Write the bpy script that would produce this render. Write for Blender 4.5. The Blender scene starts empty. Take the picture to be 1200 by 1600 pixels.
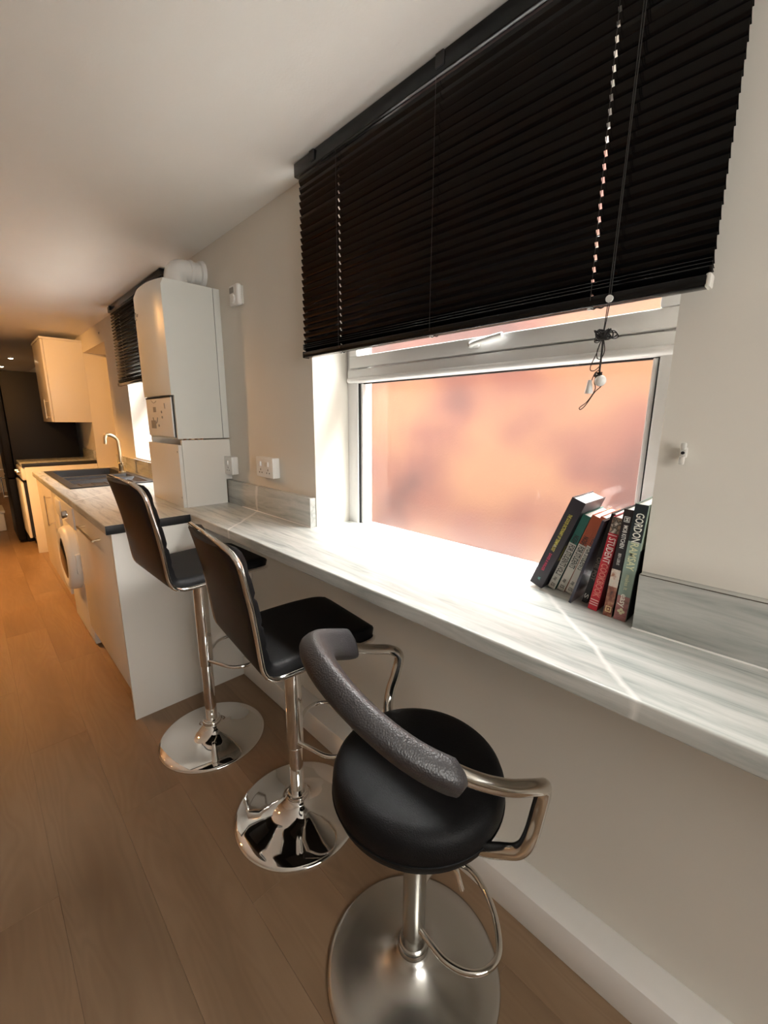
import bpy, bmesh, math, random
from mathutils import Vector, Matrix, Quaternion
random.seed(7)
scene = bpy.context.scene
COL = scene.collection
PI = math.pi

# ------------------------------------------------------------------ camera
F_PX, YAW, PITCH, ROLL = 660.23, 0.79597, -0.212257, 0.0053914
CAM = Vector((1.4031, -0.9640, 1.3192))
fw = Vector((-math.sin(YAW)*math.cos(PITCH), math.cos(YAW)*math.cos(PITCH), math.sin(PITCH)))
rt = Vector((math.cos(YAW), math.sin(YAW), 0.0))
up = rt.cross(fw)
r2 = math.cos(ROLL)*rt + math.sin(ROLL)*up
u2 = -math.sin(ROLL)*rt + math.cos(ROLL)*up
cd = bpy.data.cameras.new('camera')
cam = bpy.data.objects.new('camera', cd)
COL.objects.link(cam)
cd.sensor_fit = 'VERTICAL'
cd.sensor_height = 36.0
cd.lens = F_PX/1600.0*36.0
cd.clip_start = 0.02
cam.matrix_world = Matrix(((r2.x, u2.x, -fw.x, CAM.x), (r2.y, u2.y, -fw.y, CAM.y), (r2.z, u2.z, -fw.z, CAM.z), (0, 0, 0, 1)))
scene.camera = cam

# ------------------------------------------------------------------ world, daylight, exposure
w = bpy.data.worlds.new('world'); scene.world = w; w.use_nodes = True
bg = w.node_tree.nodes['Background']
bg.inputs[0].default_value = (0.85, 0.92, 1.0, 1); bg.inputs[1].default_value = 0.6
scene.view_settings.view_transform = 'Standard'
scene.view_settings.look = 'None'
scene.view_settings.gamma = 1.0
scene.view_settings.exposure = 0.32
scene.view_settings.use_curve_mapping = False

def area(name, loc, target, sx, sy, power, color):
    l = bpy.data.lights.new(name, 'AREA'); l.shape = 'RECTANGLE'; l.size = sx; l.size_y = sy
    l.energy = power; l.color = color
    o = bpy.data.objects.new(name, l); COL.objects.link(o); o.location = loc
    o.rotation_euler = (Vector(target)-Vector(loc)).to_track_quat('-Z', 'Y').to_euler()
    return o
# open sky over the side passage, higher than the wall opposite, even along its whole length
area('passage_sky_offscreen', (-0.3, 1.55, 4.3), (-0.3, 1.55, 0.0), 9.0, 2.5, 7200, (1.0, 0.99, 0.96))
# light added at the near end of the room, outside an added unseen window: it is what lights the boiler side and end panel, which face that way
area('added_near_light_offscreen', (3.35, -0.875, 1.75), (0.4, -0.6, 0.75), 1.3, 1.3, 66, (1.0, 0.96, 0.90))

# ------------------------------------------------------------------ mesh helpers
def link(name, me, mat=None, parent=None):
    o = bpy.data.objects.new(name, me); COL.objects.link(o)
    if mat is not None and me is not None: me.materials.append(mat)
    if parent is not None: o.parent = parent
    return o
def smooth(me, angle=40):
    for p in me.polygons: p.use_smooth = True
    try: me.set_sharp_from_angle(angle=math.radians(angle))
    except Exception: pass
def from_bm(bm, sm=None):
    bmesh.ops.recalc_face_normals(bm, faces=bm.faces)
    me = bpy.data.meshes.new('m'); bm.to_mesh(me); bm.free()
    if sm: smooth(me, sm)
    return me
def add_box(bm, lo, hi, bev=0.0, seg=2):
    lo = Vector(lo); hi = Vector(hi); c = (lo+hi)/2; s = hi-lo
    r = bmesh.ops.create_cube(bm, size=1.0)
    vs = r['verts']
    for v in vs: v.co = Vector((v.co.x*s.x+c.x, v.co.y*s.y+c.y, v.co.z*s.z+c.z))
    if bev > 0:
        es = list({e for v in vs for e in v.link_edges})
        bmesh.ops.bevel(bm, geom=es, offset=min(bev, min(s)*0.49), segments=seg, affect='EDGES', profile=0.5)
def box(name, lo, hi, mat, parent=None, bev=0.0, seg=2):
    bm = bmesh.new(); add_box(bm, lo, hi, bev, seg)
    return link(name, from_bm(bm, 35 if bev else None), mat, parent)
def boxes(name, lst, mat, parent=None, bev=0.0):
    bm = bmesh.new()
    for lo, hi in lst: add_box(bm, lo, hi, bev)
    return link(name, from_bm(bm, 35 if bev else None), mat, parent)
def catmull(pts, n=8, closed=False):
    P = [Vector(p) for p in pts]; out = []; m = len(P)
    for i in range(m if closed else m-1):
        if closed: a, b, c, d = P[(i-1) % m], P[i], P[(i+1) % m], P[(i+2) % m]
        else: a, b, c, d = P[max(i-1, 0)], P[i], P[i+1], P[min(i+2, m-1)]
        for k in range(n):
            t = k/n
            out.append(0.5*((2*b)+(c-a)*t+(2*a-5*b+4*c-d)*t*t+(3*b-a-3*c+d)*t**3))
    if not closed: out.append(P[-1])
    return out
def fillet(pts, r, n=6):
    P = [Vector(p) for p in pts]; out = [P[0]]
    for i in range(1, len(P)-1):
        a, b, c = P[i-1], P[i], P[i+1]
        d1 = (a-b); d2 = (c-b); q = min(r, d1.length*0.48, d2.length*0.48)
        p1 = b+d1.normalized()*q; p2 = b+d2.normalized()*q
        for k in range(n+1):
            t = k/n; out.append((1-t)**2*p1+2*t*(1-t)*b+t*t*p2)
    out.append(P[-1]); return out
def add_tube(bm, pts, r, seg=12, closed=False, cap=True):
    P = [Vector(p) for p in pts]; n = len(P)
    rr = r if callable(r) else (lambda t: r)
    T = []
    for i in range(n):
        if closed: d = P[(i+1) % n]-P[i-1]
        else: d = P[min(i+1, n-1)]-P[max(i-1, 0)]
        T.append(d.normalized())
    ref = Vector((0, 0, 1)) if abs(T[0].z) < 0.9 else Vector((1, 0, 0))
    N = (ref-T[0]*ref.dot(T[0])).normalized(); rings = []
    for i in range(n):
        if i:
            q = T[i-1].rotation_difference(T[i]); N = q @ N
            N = (N-T[i]*N.dot(T[i])).normalized()
        B = T[i].cross(N); ra = rr(i/max(1, n-1)); ring = []
        for k in range(seg):
            a = 2*PI*k/seg; ring.append(bm.verts.new(P[i]+(N*math.cos(a)+B*math.sin(a))*ra))
        rings.append(ring)
    for i in range(n if closed else n-1):
        A = rings[i]; Bq = rings[(i+1) % n]
        for k in range(seg):
            bm.faces.new((A[k], A[(k+1) % seg], Bq[(k+1) % seg], Bq[k]))
    if cap and not closed:
        bm.faces.new(rings[0][::-1]); bm.faces.new(rings[-1])
def tube(name, pts, r, mat, parent=None, seg=12, closed=False):
    bm = bmesh.new(); add_tube(bm, pts, r, seg, closed)
    return link(name, from_bm(bm, 50), mat, parent)
def add_lathe(bm, prof, seg=48, c=(0, 0, 0), axis='z'):
    rings = []
    c = Vector(c)
    def P(r, h, a):
        if axis == 'z': return c+Vector((r*math.cos(a), r*math.sin(a), h))
        if axis == 'y': return c+Vector((r*math.cos(a), h, r*math.sin(a)))
        return c+Vector((h, r*math.cos(a), r*math.sin(a)))
    for r, h in prof:
        if r < 1e-6: rings.append([bm.verts.new(P(0, h, 0))])
        else: rings.append([bm.verts.new(P(r, h, 2*PI*k/seg)) for k in range(seg)])
    for a, b in zip(rings, rings[1:]):
        for k in range(seg):
            k2 = (k+1) % seg
            if len(a) == 1 and len(b) == 1: continue
            if len(a) == 1: bm.faces.new((a[0], b[k2], b[k]))
            elif len(b) == 1: bm.faces.new((a[k], a[k2], b[0]))
            else: bm.faces.new((a[k], a[k2], b[k2], b[k]))
    if len(rings[0]) > 1: bm.faces.new(rings[0][::-1])
    if len(rings[-1]) > 1: bm.faces.new(rings[-1])
def lathe(name, prof, mat, parent=None, seg=48, c=(0, 0, 0), axis='z', sm=40):
    bm = bmesh.new(); add_lathe(bm, prof, seg, c, axis)
    return link(name, from_bm(bm, sm), mat, parent)
def slab_mesh(us, vs, filled, w0, w1, f):
    """solid plate made of the filled cells of a grid; f(u,v,w)->xyz"""
    bm = bmesh.new(); V = {}
    def v(i, j, k):
        key = (i, j, k)
        if key not in V: V[key] = bm.verts.new(f(us[i], vs[j], w1 if k else w0))
        return V[key]
    nu, nv = len(us)-1, len(vs)-1
    F = lambda i, j: 0 <= i < nu and 0 <= j < nv and filled((us[i]+us[i+1])/2, (vs[j]+vs[j+1])/2)
    for i in range(nu):
        for j in range(nv):
            if not F(i, j): continue
            bm.faces.new((v(i, j, 0), v(i, j+1, 0), v(i+1, j+1, 0), v(i+1, j, 0)))
            bm.faces.new((v(i, j, 1), v(i+1, j, 1), v(i+1, j+1, 1), v(i, j+1, 1)))
            if not F(i-1, j): bm.faces.new((v(i, j, 0), v(i, j, 1), v(i, j+1, 1), v(i, j+1, 0)))
            if not F(i+1, j): bm.faces.new((v(i+1, j, 0), v(i+1, j+1, 0), v(i+1, j+1, 1), v(i+1, j, 1)))
            if not F(i, j-1): bm.faces.new((v(i, j, 0), v(i+1, j, 0), v(i+1, j, 1), v(i, j, 1)))
            if not F(i, j+1): bm.faces.new((v(i, j+1, 0), v(i, j+1, 1), v(i+1, j+1, 1), v(i+1, j+1, 0)))
    return from_bm(bm)
def thing(name, label, cat, loc=(0, 0, 0), rotz=0.0, group=None):
    o = bpy.data.objects.new(name, None); COL.objects.link(o)
    o.empty_display_size = 0.05
    o.location = loc; o.rotation_euler = (0, 0, rotz); o['label'] = label; o['category'] = cat
    if group: o['group'] = group
    return o
def tag(o, label, cat, group=None):
    o['label'] = label; o['category'] = cat
    if group: o['group'] = group
    return o
def struct(o, label=None, cat=None):
    o['kind'] = 'structure'
    if label: o['label'] = label
    if cat: o['category'] = cat
    return o
def rootstruct(name, label, cat, loc=(0, 0, 0)):
    o = thing(name, label, cat, loc); o['kind'] = 'structure'; return o

# ------------------------------------------------------------------ materials
def mat(name, color=(0.8, 0.8, 0.8), rough=0.5, metal=0.0, spec=0.5, coat=0.0):
    m = bpy.data.materials.new(name); m.use_nodes = True
    b = m.node_tree.nodes['Principled BSDF']
    b.inputs['Base Color'].default_value = (*color, 1); b.inputs['Roughness'].default_value = rough
    b.inputs['Metallic'].default_value = metal; b.inputs['Specular IOR Level'].default_value = spec
    b.inputs['Coat Weight'].default_value = coat
    return m
def N(m, t, **kw):
    n = m.node_tree.nodes.new(t)
    for k, v in kw.items(): setattr(n, k, v)
    return n
def L(m, a, b): m.node_tree.links.new(a, b)
def coords(m, scale=(1, 1, 1), kind='Object', rot=(0, 0, 0)):
    tc = N(m, 'ShaderNodeTexCoord'); mp = N(m, 'ShaderNodeMapping')
    L(m, tc.outputs[kind], mp.inputs['Vector'])
    mp.inputs['Scale'].default_value = scale; mp.inputs['Rotation'].default_value = rot
    return mp.outputs['Vector']
def noise(m, vec, scale, detail=3, rough=0.5, dist=0.0):
    n = N(m, 'ShaderNodeTexNoise'); L(m, vec, n.inputs['Vector'])
    n.inputs['Scale'].default_value = scale; n.inputs['Detail'].default_value = detail
    n.inputs['Roughness'].default_value = rough; n.inputs['Distortion'].default_value = dist
    return n.outputs['Fac']
def ramp(m, fac, stops):
    r = N(m, 'ShaderNodeValToRGB'); L(m, fac, r.inputs['Fac'])
    e = r.color_ramp.elements
    while len(e) < len(stops): e.new(0.5)
    for el, (p, c) in zip(e, stops):
        el.position = p; el.color = (*c, 1) if len(c) == 3 else c
    return r.outputs['Color']
def bump(m, h, strength=0.1, dist=0.001):
    b = N(m, 'ShaderNodeBump'); L(m, h, b.inputs['Height'])
    b.inputs['Strength'].default_value = strength; b.inputs['Distance'].default_value = dist
    L(m, b.outputs['Normal'], m.node_tree.nodes['Principled BSDF'].inputs['Normal'])
def setcol(m, out): L(m, out, m.node_tree.nodes['Principled BSDF'].inputs['Base Color'])
def math_n(m, op, a, b=None):
    n = N(m, 'ShaderNodeMath', operation=op)
    if hasattr(a, 'links') or hasattr(a, 'is_linked'): L(m, a, n.inputs[0])
    else: n.inputs[0].default_value = a
    if b is not None:
        if hasattr(b, 'is_linked'): L(m, b, n.inputs[1])
        else: n.inputs[1].default_value = b
    return n.outputs[0]
def mixc(m, fac, a, b, mode='MIX'):
    n = N(m, 'ShaderNodeMix', data_type='RGBA', blend_type=mode)
    for sock, val in ((n.inputs[0], fac), (n.inputs[6], a), (n.inputs[7], b)):
        if hasattr(val, 'is_linked'): L(m, val, sock)
        else: sock.default_value = val if not isinstance(val, tuple) else (*val, 1)
    return n.outputs[2]

M = {}
def plaster(name, c, s=0.25):
    m = mat(name, c, 0.75, spec=0.25)
    v = coords(m)
    n1 = noise(m, v, 2.2, 3); n2 = noise(m, v, 160, 2)
    setcol(m, ramp(m, n1, [(0.3, tuple(x*0.965 for x in c)), (0.7, c)]))
    bump(m, n2, s, 0.0008); return m
M['wall'] = plaster('wall_paint', (0.735, 0.70, 0.632))
M['ceiling'] = plaster('ceiling_paint', (0.90, 0.89, 0.86), 0.35)
M['skirt'] = plaster('skirting_paint', (0.80, 0.77, 0.73), 0.1)
M['trim'] = mat('white_gloss', (0.78, 0.76, 0.73), 0.3)
M['upvc'] = mat('white_upvc', (0.80, 0.80, 0.79), 0.28)
M['gasket'] = mat('black_gasket', (0.015, 0.015, 0.016), 0.6)
M['white_plastic'] = mat('white_plastic', (0.78, 0.77, 0.74), 0.35)
M['grey_plastic'] = mat('grey_plastic', (0.30, 0.29, 0.27), 0.4)
M['boiler'] = mat('boiler_enamel', (0.72, 0.73, 0.69), 0.28)
M['unit'] = mat('cream_unit_panel', (0.74, 0.715, 0.66), 0.4)
M['unit_gloss'] = mat('white_unit_front', (0.76, 0.72, 0.65), 0.25)
M['black'] = mat('black_edging', (0.012, 0.013, 0.015), 0.45)
M['fridge'] = mat('black_appliance', (0.006, 0.0055, 0.0055), 0.5, spec=0.2)
M['sink'] = mat('black_composite', (0.022, 0.023, 0.026), 0.42)
M['chrome'] = mat('chrome', (0.83, 0.82, 0.80), 0.045, 1.0)
M['satin'] = mat('satin_steel', (0.52, 0.51, 0.48), 0.27, 1.0)
M['tubech'] = mat('worn_chrome', (0.72, 0.70, 0.66), 0.11, 1.0)
M['slat'] = mat('black_slat', (0.003, 0.003, 0.0033), 0.15, spec=0.28)
M['cord'] = mat('black_cord', (0.014, 0.012, 0.011), 0.7)
M['paper'] = mat('paper', (0.83, 0.82, 0.79), 0.8)
M['brass'] = mat('tap_metal', (0.80, 0.68, 0.47), 0.28, 1.0)
M['glassblack'] = mat('dark_glass', (0.012, 0.012, 0.014), 0.06)
M['cleat'] = mat('old_plastic', (0.62, 0.60, 0.55), 0.4)
m = mat('lens', (1, 0.8, 0.55), 0.5); b = m.node_tree.nodes['Principled BSDF']
b.inputs['Emission Color'].default_value = (1, 0.72, 0.42, 1); b.inputs['Emission Strength'].default_value = 25
M['lens'] = m
# leather
def leather(name, c, rough, scale, st, sp_=0.15):
    m = mat(name, c, rough, spec=0.42)
    v = coords(m)
    m.node_tree.nodes['Principled BSDF'].inputs['Specular IOR Level'].default_value = sp_
    vo = N(m, 'ShaderNodeTexVoronoi'); L(m, v, vo.inputs['Vector']); vo.inputs['Scale'].default_value = scale
    bump(m, vo.outputs['Distance'], st, 0.0012); return m
M['leather'] = leather('black_leatherette', (0.005, 0.0048, 0.0052), 0.52, 420, 0.25)
M['leather_pad'] = leather('grained_leatherette', (0.021, 0.019, 0.0205), 0.46, 330, 0.5, 0.8)
M['leather_back'] = leather('smooth_black_leatherette', (0.012, 0.0115, 0.012), 0.45, 420, 0.25)
# marble laminate
def marble(name, k=1.0):
    m = mat(name, (0.7, 0.7, 0.68), 0.26, spec=0.5)
    v = coords(m, (1.2, 11.0, 11.0))
    n1 = noise(m, v, 3.2, 6, 0.62, 0.6)
    c = ramp(m, n1, [(0.28, (0.31*k, 0.335*k, 0.32*k)), (0.44, (0.48*k, 0.50*k, 0.475*k)), (0.60, (0.60*k, 0.61*k, 0.58*k)), (0.8, (0.42*k, 0.44*k, 0.42*k))])
    v2 = coords(m); sp = N(m, 'ShaderNodeSeparateXYZ'); L(m, v2, sp.inputs[0])
    nw = math_n(m, 'MULTIPLY', math_n(m, 'SUBTRACT', noise(m, v2, 9.0, 3, 0.6), 0.5), 0.05)
    lin = math_n(m, 'ADD', math_n(m, 'ADD', sp.outputs['X'], math_n(m, 'MULTIPLY', sp.outputs['Y'], 0.945)), math_n(m, 'SUBTRACT', nw, 1.0-0.715))
    fr_ = math_n(m, 'FRACT', math_n(m, 'DIVIDE', lin, 1.43))
    dv = math_n(m, 'ABSOLUTE', math_n(m, 'SUBTRACT', fr_, 0.5))
    vein = ramp(m, dv, [(0.0, (0.9, 0.9, 0.9)), (0.0024, (0.75, 0.75, 0.75)), (0.0062, (0, 0, 0)), (1.0, (0, 0, 0))])
    c2 = mixc(m, vein, c, (0.78*k, 0.775*k, 0.74*k))
    setcol(m, c2); return m
M['marble'] = marble('marble_laminate')
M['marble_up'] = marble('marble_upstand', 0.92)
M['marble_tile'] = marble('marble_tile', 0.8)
# oak planks
m = mat('oak_laminate', (0.3, 0.2, 0.12), 0.42, spec=0.4)
oi = N(m, 'ShaderNodeObjectInfo')
tc = N(m, 'ShaderNodeTexCoord')
cmb = N(m, 'ShaderNodeCombineXYZ')
L(m, math_n(m, 'MULTIPLY', oi.outputs['Random'], 37.0), cmb.inputs[0]); L(m, math_n(m, 'MULTIPLY', oi.outputs['Random'], 91.0), cmb.inputs[1])
va = N(m, 'ShaderNodeVectorMath', operation='ADD'); L(m, tc.outputs['Object'], va.inputs[0]); L(m, cmb.outputs[0], va.inputs[1])
mp = N(m, 'ShaderNodeMapping'); L(m, va.outputs[0], mp.inputs['Vector']); mp.inputs['Scale'].default_value = (1.0, 6.5, 1)
n1 = noise(m, mp.outputs['Vector'], 1.3, 2, 0.5, 0.35)
rings = math_n(m, 'SINE', math_n(m, 'MULTIPLY', n1, 75.0))
mp2 = N(m, 'ShaderNodeMapping'); L(m, va.outputs[0], mp2.inputs['Vector']); mp2.inputs['Scale'].default_value = (3.0, 90, 1)
n2 = noise(m, mp2.outputs['Vector'], 1.6, 4, 0.6)
n3 = noise(m, mp.outputs['Vector'], 0.9, 3, 0.5)
c = ramp(m, n3, [(0.25, (0.185, 0.117, 0.068)), (0.5, (0.255, 0.167, 0.10)), (0.75, (0.315, 0.213, 0.133))])
c = mixc(m, math_n(m, 'MULTIPLY', math_n(m, 'ADD', rings, 1.0), 0.11), c, (0.17, 0.10, 0.055))
c = mixc(m, math_n(m, 'MULTIPLY', n2, 0.30), c, (0.18, 0.11, 0.062))
hsv = N(m, 'ShaderNodeHueSaturation'); L(m, c, hsv.inputs['Color'])
L(m, math_n(m, 'ADD', math_n(m, 'MULTIPLY', oi.outputs['Random'], 0.16), 0.92), hsv.inputs['Value'])
setcol(m, hsv.outputs['Color']); bump(m, n2, 0.12, 0.0006)
M['oak'] = m
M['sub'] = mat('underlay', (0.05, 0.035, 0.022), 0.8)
# masonry seen outside
m = mat('alley_masonry', (0.6, 0.4, 0.3), 0.9)
v = coords(m)
n1 = noise(m, v, 1.7, 2, 0.45)
setcol(m, ramp(m, n1, [(0.36, (0.032, 0.0058, 0.0032)), (0.48, (0.073, 0.0190, 0.0098)), (0.62, (0.112, 0.045, 0.0175))]))
M['masonry'] = m
M['concrete'] = plaster('outside_paving', (0.45, 0.43, 0.40))
# frosted glass: part clear, part scattering, mirror-like skin
def frosted(name, clear, rough):
    m = bpy.data.materials.new(name); m.use_nodes = True
    nt = m.node_tree; nt.nodes.clear()
    out = N(m, 'ShaderNodeOutputMaterial')
    tr = N(m, 'ShaderNodeBsdfTransparent'); tr.inputs[0].default_value = (0.97, 0.97, 0.97, 1)
    rf = N(m, 'ShaderNodeBsdfRefraction'); rf.inputs['Roughness'].default_value = rough; rf.inputs['IOR'].default_value = 1.08
    tl = N(m, 'ShaderNodeBsdfTranslucent'); tl.inputs[0].default_value = (0.9, 0.88, 0.86, 1)
    gl = N(m, 'ShaderNodeBsdfGlossy'); gl.inputs['Roughness'].default_value = 0.035
    v = coords(m); nz = noise(m, v, 150, 2)
    bp = N(m, 'ShaderNodeBump'); L(m, nz, bp.inputs['Height']); bp.inputs['Strength'].default_value = 0.8; bp.inputs['Distance'].default_value = 0.002
    L(m, bp.outputs['Normal'], rf.inputs['Normal'])
    m1 = N(m, 'ShaderNodeMixShader'); m1.inputs[0].default_value = 0.025
    L(m, rf.outputs[0], m1.inputs[1]); L(m, tl.outputs[0], m1.inputs[2])
    m2 = N(m, 'ShaderNodeMixShader'); m2.inputs[0].default_value = clear
    L(m, m1.outputs[0], m2.inputs[1]); L(m, tr.outputs[0], m2.inputs[2])
    lw = N(m, 'ShaderNodeLayerWeight'); lw.inputs['Blend'].default_value = 0.5
    fr = math_n(m, 'ADD', math_n(m, 'MULTIPLY', math_n(m, 'POWER', lw.outputs['Facing'], 5.0), 0.88), 0.085)
    m3 = N(m, 'ShaderNodeMixShader'); L(m, fr, m3.inputs[0])
    L(m, m2.outputs[0], m3.inputs[1]); L(m, gl.outputs[0], m3.inputs[2])
    L(m, m3.outputs[0], out.inputs['Surface']); return m
# the smooth outer face of a pane: plain clear glass
pc = bpy.data.materials.new('pane_outer_face'); pc.use_nodes = True; pc.node_tree.nodes.clear()
L(pc, N(pc, 'ShaderNodeBsdfTransparent').outputs[0], N(pc, 'ShaderNodeOutputMaterial').inputs['Surface'])
def pane(lo, hi, mt, parent, ax=1):
    o = box('glass_pane', lo, hi, mt, parent); o.data.materials.append(pc)
    for p in o.data.polygons: p.material_index = 0 if p.normal[ax] < -0.9 else 1
    return o
M['frosted'] = frosted('frosted_glass', 0.45, 0.32)
M['clear'] = frosted('clear_glass', 0.98, 0.02)
def flatmat(name, c, r=0.4): return mat(name, c, r)

# ------------------------------------------------------------------ dimensions
H = 0.90            # worktop height
CEIL = 2.136
X0 = -0.5546        # end of kitchen run / start of breakfast bar
DK, DB = 0.615, 0.282
W1L, W1R, W1T = 0.033, 1.184, 2.03
W2L, W2R, W2B = -2.44, -1.30, 1.01
DRL, DRR, DRT = -3.90, -3.00, 1.97
XF, XN, YL = -9.0, 2.9, -2.9
WT = 0.30

# ------------------------------------------------------------------ shell
def in_hole(x, z):
    if W1L < x < W1R and 0.8615 < z < W1T: return True
    if W2L < x < W2R and W2B < z < W1T: return True
    if DRL < x < DRR and z < DRT: return True
    return False
xs = sorted([XF, DRL, DRR, W2L, W2R, W1L, W1R, XN+WT]); zs = sorted([0.0, 0.8615, W2B, DRT, W1T, CEIL])
struct(link('wall_right', slab_mesh(xs, zs, lambda x, z: not in_hole(x, z), 0.0, WT, lambda u, v, w_: (u, w_, v)), M['wall']),
       'cream painted wall with the windows, above and below the breakfast bar', 'wall')
struct(box('wall_left', (XF, YL-0.1, 0), (XN, YL, CEIL), M['wall']), 'cream painted wall opposite the windows', 'wall')
struct(box('wall_far', (XF-0.1, YL-0.1, 0), (XF, WT, CEIL), M['wall']), 'cream painted wall at the far end past the kitchen', 'wall')
ys = [YL-0.1, -1.5, -0.25, WT]; zs2 = [0.0, 0.95, 2.0, CEIL]
struct(link('wall_near', slab_mesh(ys, zs2, lambda y, z: not (-1.5 < y < -0.25 and 0.95 < z < 2.0), XN, XN+0.2, lambda u, v, w_: (w_, u, v)), M['wall']),
       'cream painted wall behind the photographer with an opening for the added window', 'wall')
struct(box('ceiling', (XF-0.1, YL-0.1, CEIL), (XN+0.2, WT, CEIL+0.1), M['ceiling']), 'white painted flat ceiling', 'ceiling')
floor = struct(box('floor', (XF-0.1, YL-0.1, -0.06), (XN+0.2, WT, -0.008), M['sub']), 'brown oak laminate plank floor', 'floor')
# laminate planks: real boards with eased edges
PW, PL = 0.192, 1.285
def plank_mesh(l, wd):
    bm = bmesh.new(); g = 0.0002; e = 0.0007
    def rect(dx, dy, z): return [bm.verts.new((sx*(l/2-dx), sy*(wd/2-dy), z)) for sx, sy in ((-1, -1), (1, -1), (1, 1), (-1, 1))]
    a = rect(g, g, -0.009); b_ = rect(g, g, -0.0005); c_ = rect(e, e, 0.0)
    bm.faces.new(a[::-1]); bm.faces.new(c_)
    for p, q in ((a, b_), (b_, c_)):
        for k in range(4): bm.faces.new((p[k], p[(k+1) % 4], q[(k+1) % 4], q[k]))
    me = from_bm(bm); me.materials.append(M['oak']); return me
PM = plank_mesh(PL, PW)
r_ = 0
y = -0.0
while y > YL+0.02:
    off = (r_*0.437*PL) % PL
    x = XN-off+PL*0.0
    first = True
    xe = XN
    k = 0
    x1 = XN-off if off > 0.05 else XN
    if off > 0.05:
        me = plank_mesh(off, PW); o = link('plank', me, None, floor); o.location = (XN-off/2, y-PW/2, 0)
    while x1 > XF+0.05:
        ln = min(PL, x1-XF)
        me = PM if ln > PL-1e-6 else plank_mesh(ln, PW)
        o = link('plank', me, None, floor); o.location = (x1-ln/2, y-PW/2, 0)
        x1 -= ln
    y -= PW; r_ += 1
# planks run into the doorway too
me = plank_mesh(0.9, 0.25); o = link('plank', me, None, floor); o.location = (-3.45, 0.125, 0)
# boxed-in pipe run along the wall foot under the bar
struct(box('baseboard_right', (X0+0.0, -0.0836, 0.0), (XN, 0.0, 0.1047), M['skirt'], bev=0.002), 'deep white boxed skirting along the wall under the bar', 'skirting')
# outside
struct(box('wall_outside', (-9, 1.35, -0.3), (6, 1.5, 2.9), M['masonry']), 'pinkish orange masonry wall outside the frosted window', 'wall')
struct(box('ground_outside', (-9, WT, -0.35), (6, 1.35, -0.25), M['concrete']), 'paving of the side passage outside', 'ground')

# ------------------------------------------------------------------ windows
def make_window(name, xl, xr, zb, zt, label, tz=1.462, detail=True):
    w_ = rootstruct(name, label, 'window', (xl, 0.20, zb))
    ox, oy, oz = xl, 0.20, zb
    def P(lo, hi): return ((lo[0]-ox, lo[1]-oy, lo[2]-oz), (hi[0]-ox, hi[1]-oy, hi[2]-oz))
    JW = 0.062
    fy0, fy1 = 0.168, 0.235
    fr = boxes('window_frame', [P((xl, fy0, zb-0.03), (xl+JW, fy1, zt)), P((xr-JW, fy0, zb-0.03), (xr, fy1, zt)),
               P((xl+JW, fy0, zt-0.06), (xr-JW, fy1, zt)), P((xl+JW, fy0, zb-0.035), (xr-JW, fy1, zb-0.002))], M['upvc'], w_, 0.004)
    tr = boxes('transom', [P((xl+0.012, fy0-0.012, tz+0.018), (xr-0.012, fy1, tz+0.052))], M['upvc'], w_, 0.006)
    bm = bmesh.new(); add_box(bm, *P((xl+0.016, fy0-0.022, tz+0.002), (xr-0.016, fy1-0.03, tz+0.022)), 0.009, 4)
    link('transom_bead', from_bm(bm, 40), M['upvc'], tr)
    sz0, sz1 = tz+0.056, zt-0.03
    sx0, sx1 = xl+0.028, xr-0.028
    sw = 0.044
    sy0, sy1 = fy0-0.014, fy1-0.01
    sa = boxes('opening_sash', [P((sx0, sy0, sz0), (sx1, sy1, sz0+sw)), P((sx0, sy0, sz1-sw), (sx1, sy1, sz1)),
               P((sx0, sy0, sz0+sw), (sx0+sw, sy1, sz1-sw)), P((sx1-sw, sy0, sz0+sw), (sx1, sy1, sz1-sw))], M['upvc'], w_, 0.005)
    boxes('sash_gasket', [P((sx0+sw, 0.188, sz0+sw-0.001), (sx1-sw, 0.192, sz0+sw+0.003))], M['gasket'], sa)
    pane(*P((sx0+sw-0.004, 0.199, sz0+sw-0.004), (sx1-sw+0.004, 0.203, sz1-sw+0.004)), M['frosted'], sa)
    # glazing bead and gasket round the fixed pane
    gx0, gx1 = xl+JW, xr-JW
    boxes('glazing_bead', [P((gx0+0.003, 0.180, zb), (gx0+0.016, 0.196, tz)), P((gx1-0.016, 0.180, zb), (gx1-0.003, 0.196, tz))], M['upvc'], w_, 0.002)
    boxes('gasket', [P((gx0, 0.172, zb), (gx0+0.003, 0.197, tz)), P((gx1-0.003, 0.172, zb), (gx1, 0.197, tz)),
          P((gx0, 0.185, tz-0.002), (gx1, 0.197, tz+0.003))], M['gasket'], w_)
    pane(*P((gx0, 0.199, zb-0.002), (gx1, 0.203, tz+0.002)), M['frosted'], w_)
    if detail:
        h = boxes('window_handle', [P((0.626, sy0-0.014, 1.531), (0.662, sy0+0.002, 1.551))], M['upvc'], sa, 0.005)
        hp = [Vector((0.640, sy0-0.018, 1.539)), Vector((0.66, sy0-0.026, 1.541)), Vector((0.70, sy0-0.026, 1.547)), Vector((0.745, sy0-0.024, 1.553))]
        tube('lever', [(p.x-ox, p.y-oy, p.z-oz) for p in catmull(hp, 5)], 0.0075, M['upvc'], h, 10)
        box('lock', *P((0.632, sy0-0.021, 1.535), (0.641, sy0-0.012, 1.544)), M['grey_plastic'], h)
    return w_
make_window('window_1', W1L, W1R, H, W1T, 'white plastic frosted window behind the row of books')
make_window('window_2', W2L, W2R, W2B, W1T, 'small white plastic window above the kitchen sink', tz=1.55, detail=False)
struct(box('trim_1', (W2L, 0.0, W2B-0.005), (W2R, 0.17, W2B+0.012), M['trim']), 'white sill under the kitchen sink window', 'sill')
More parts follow.
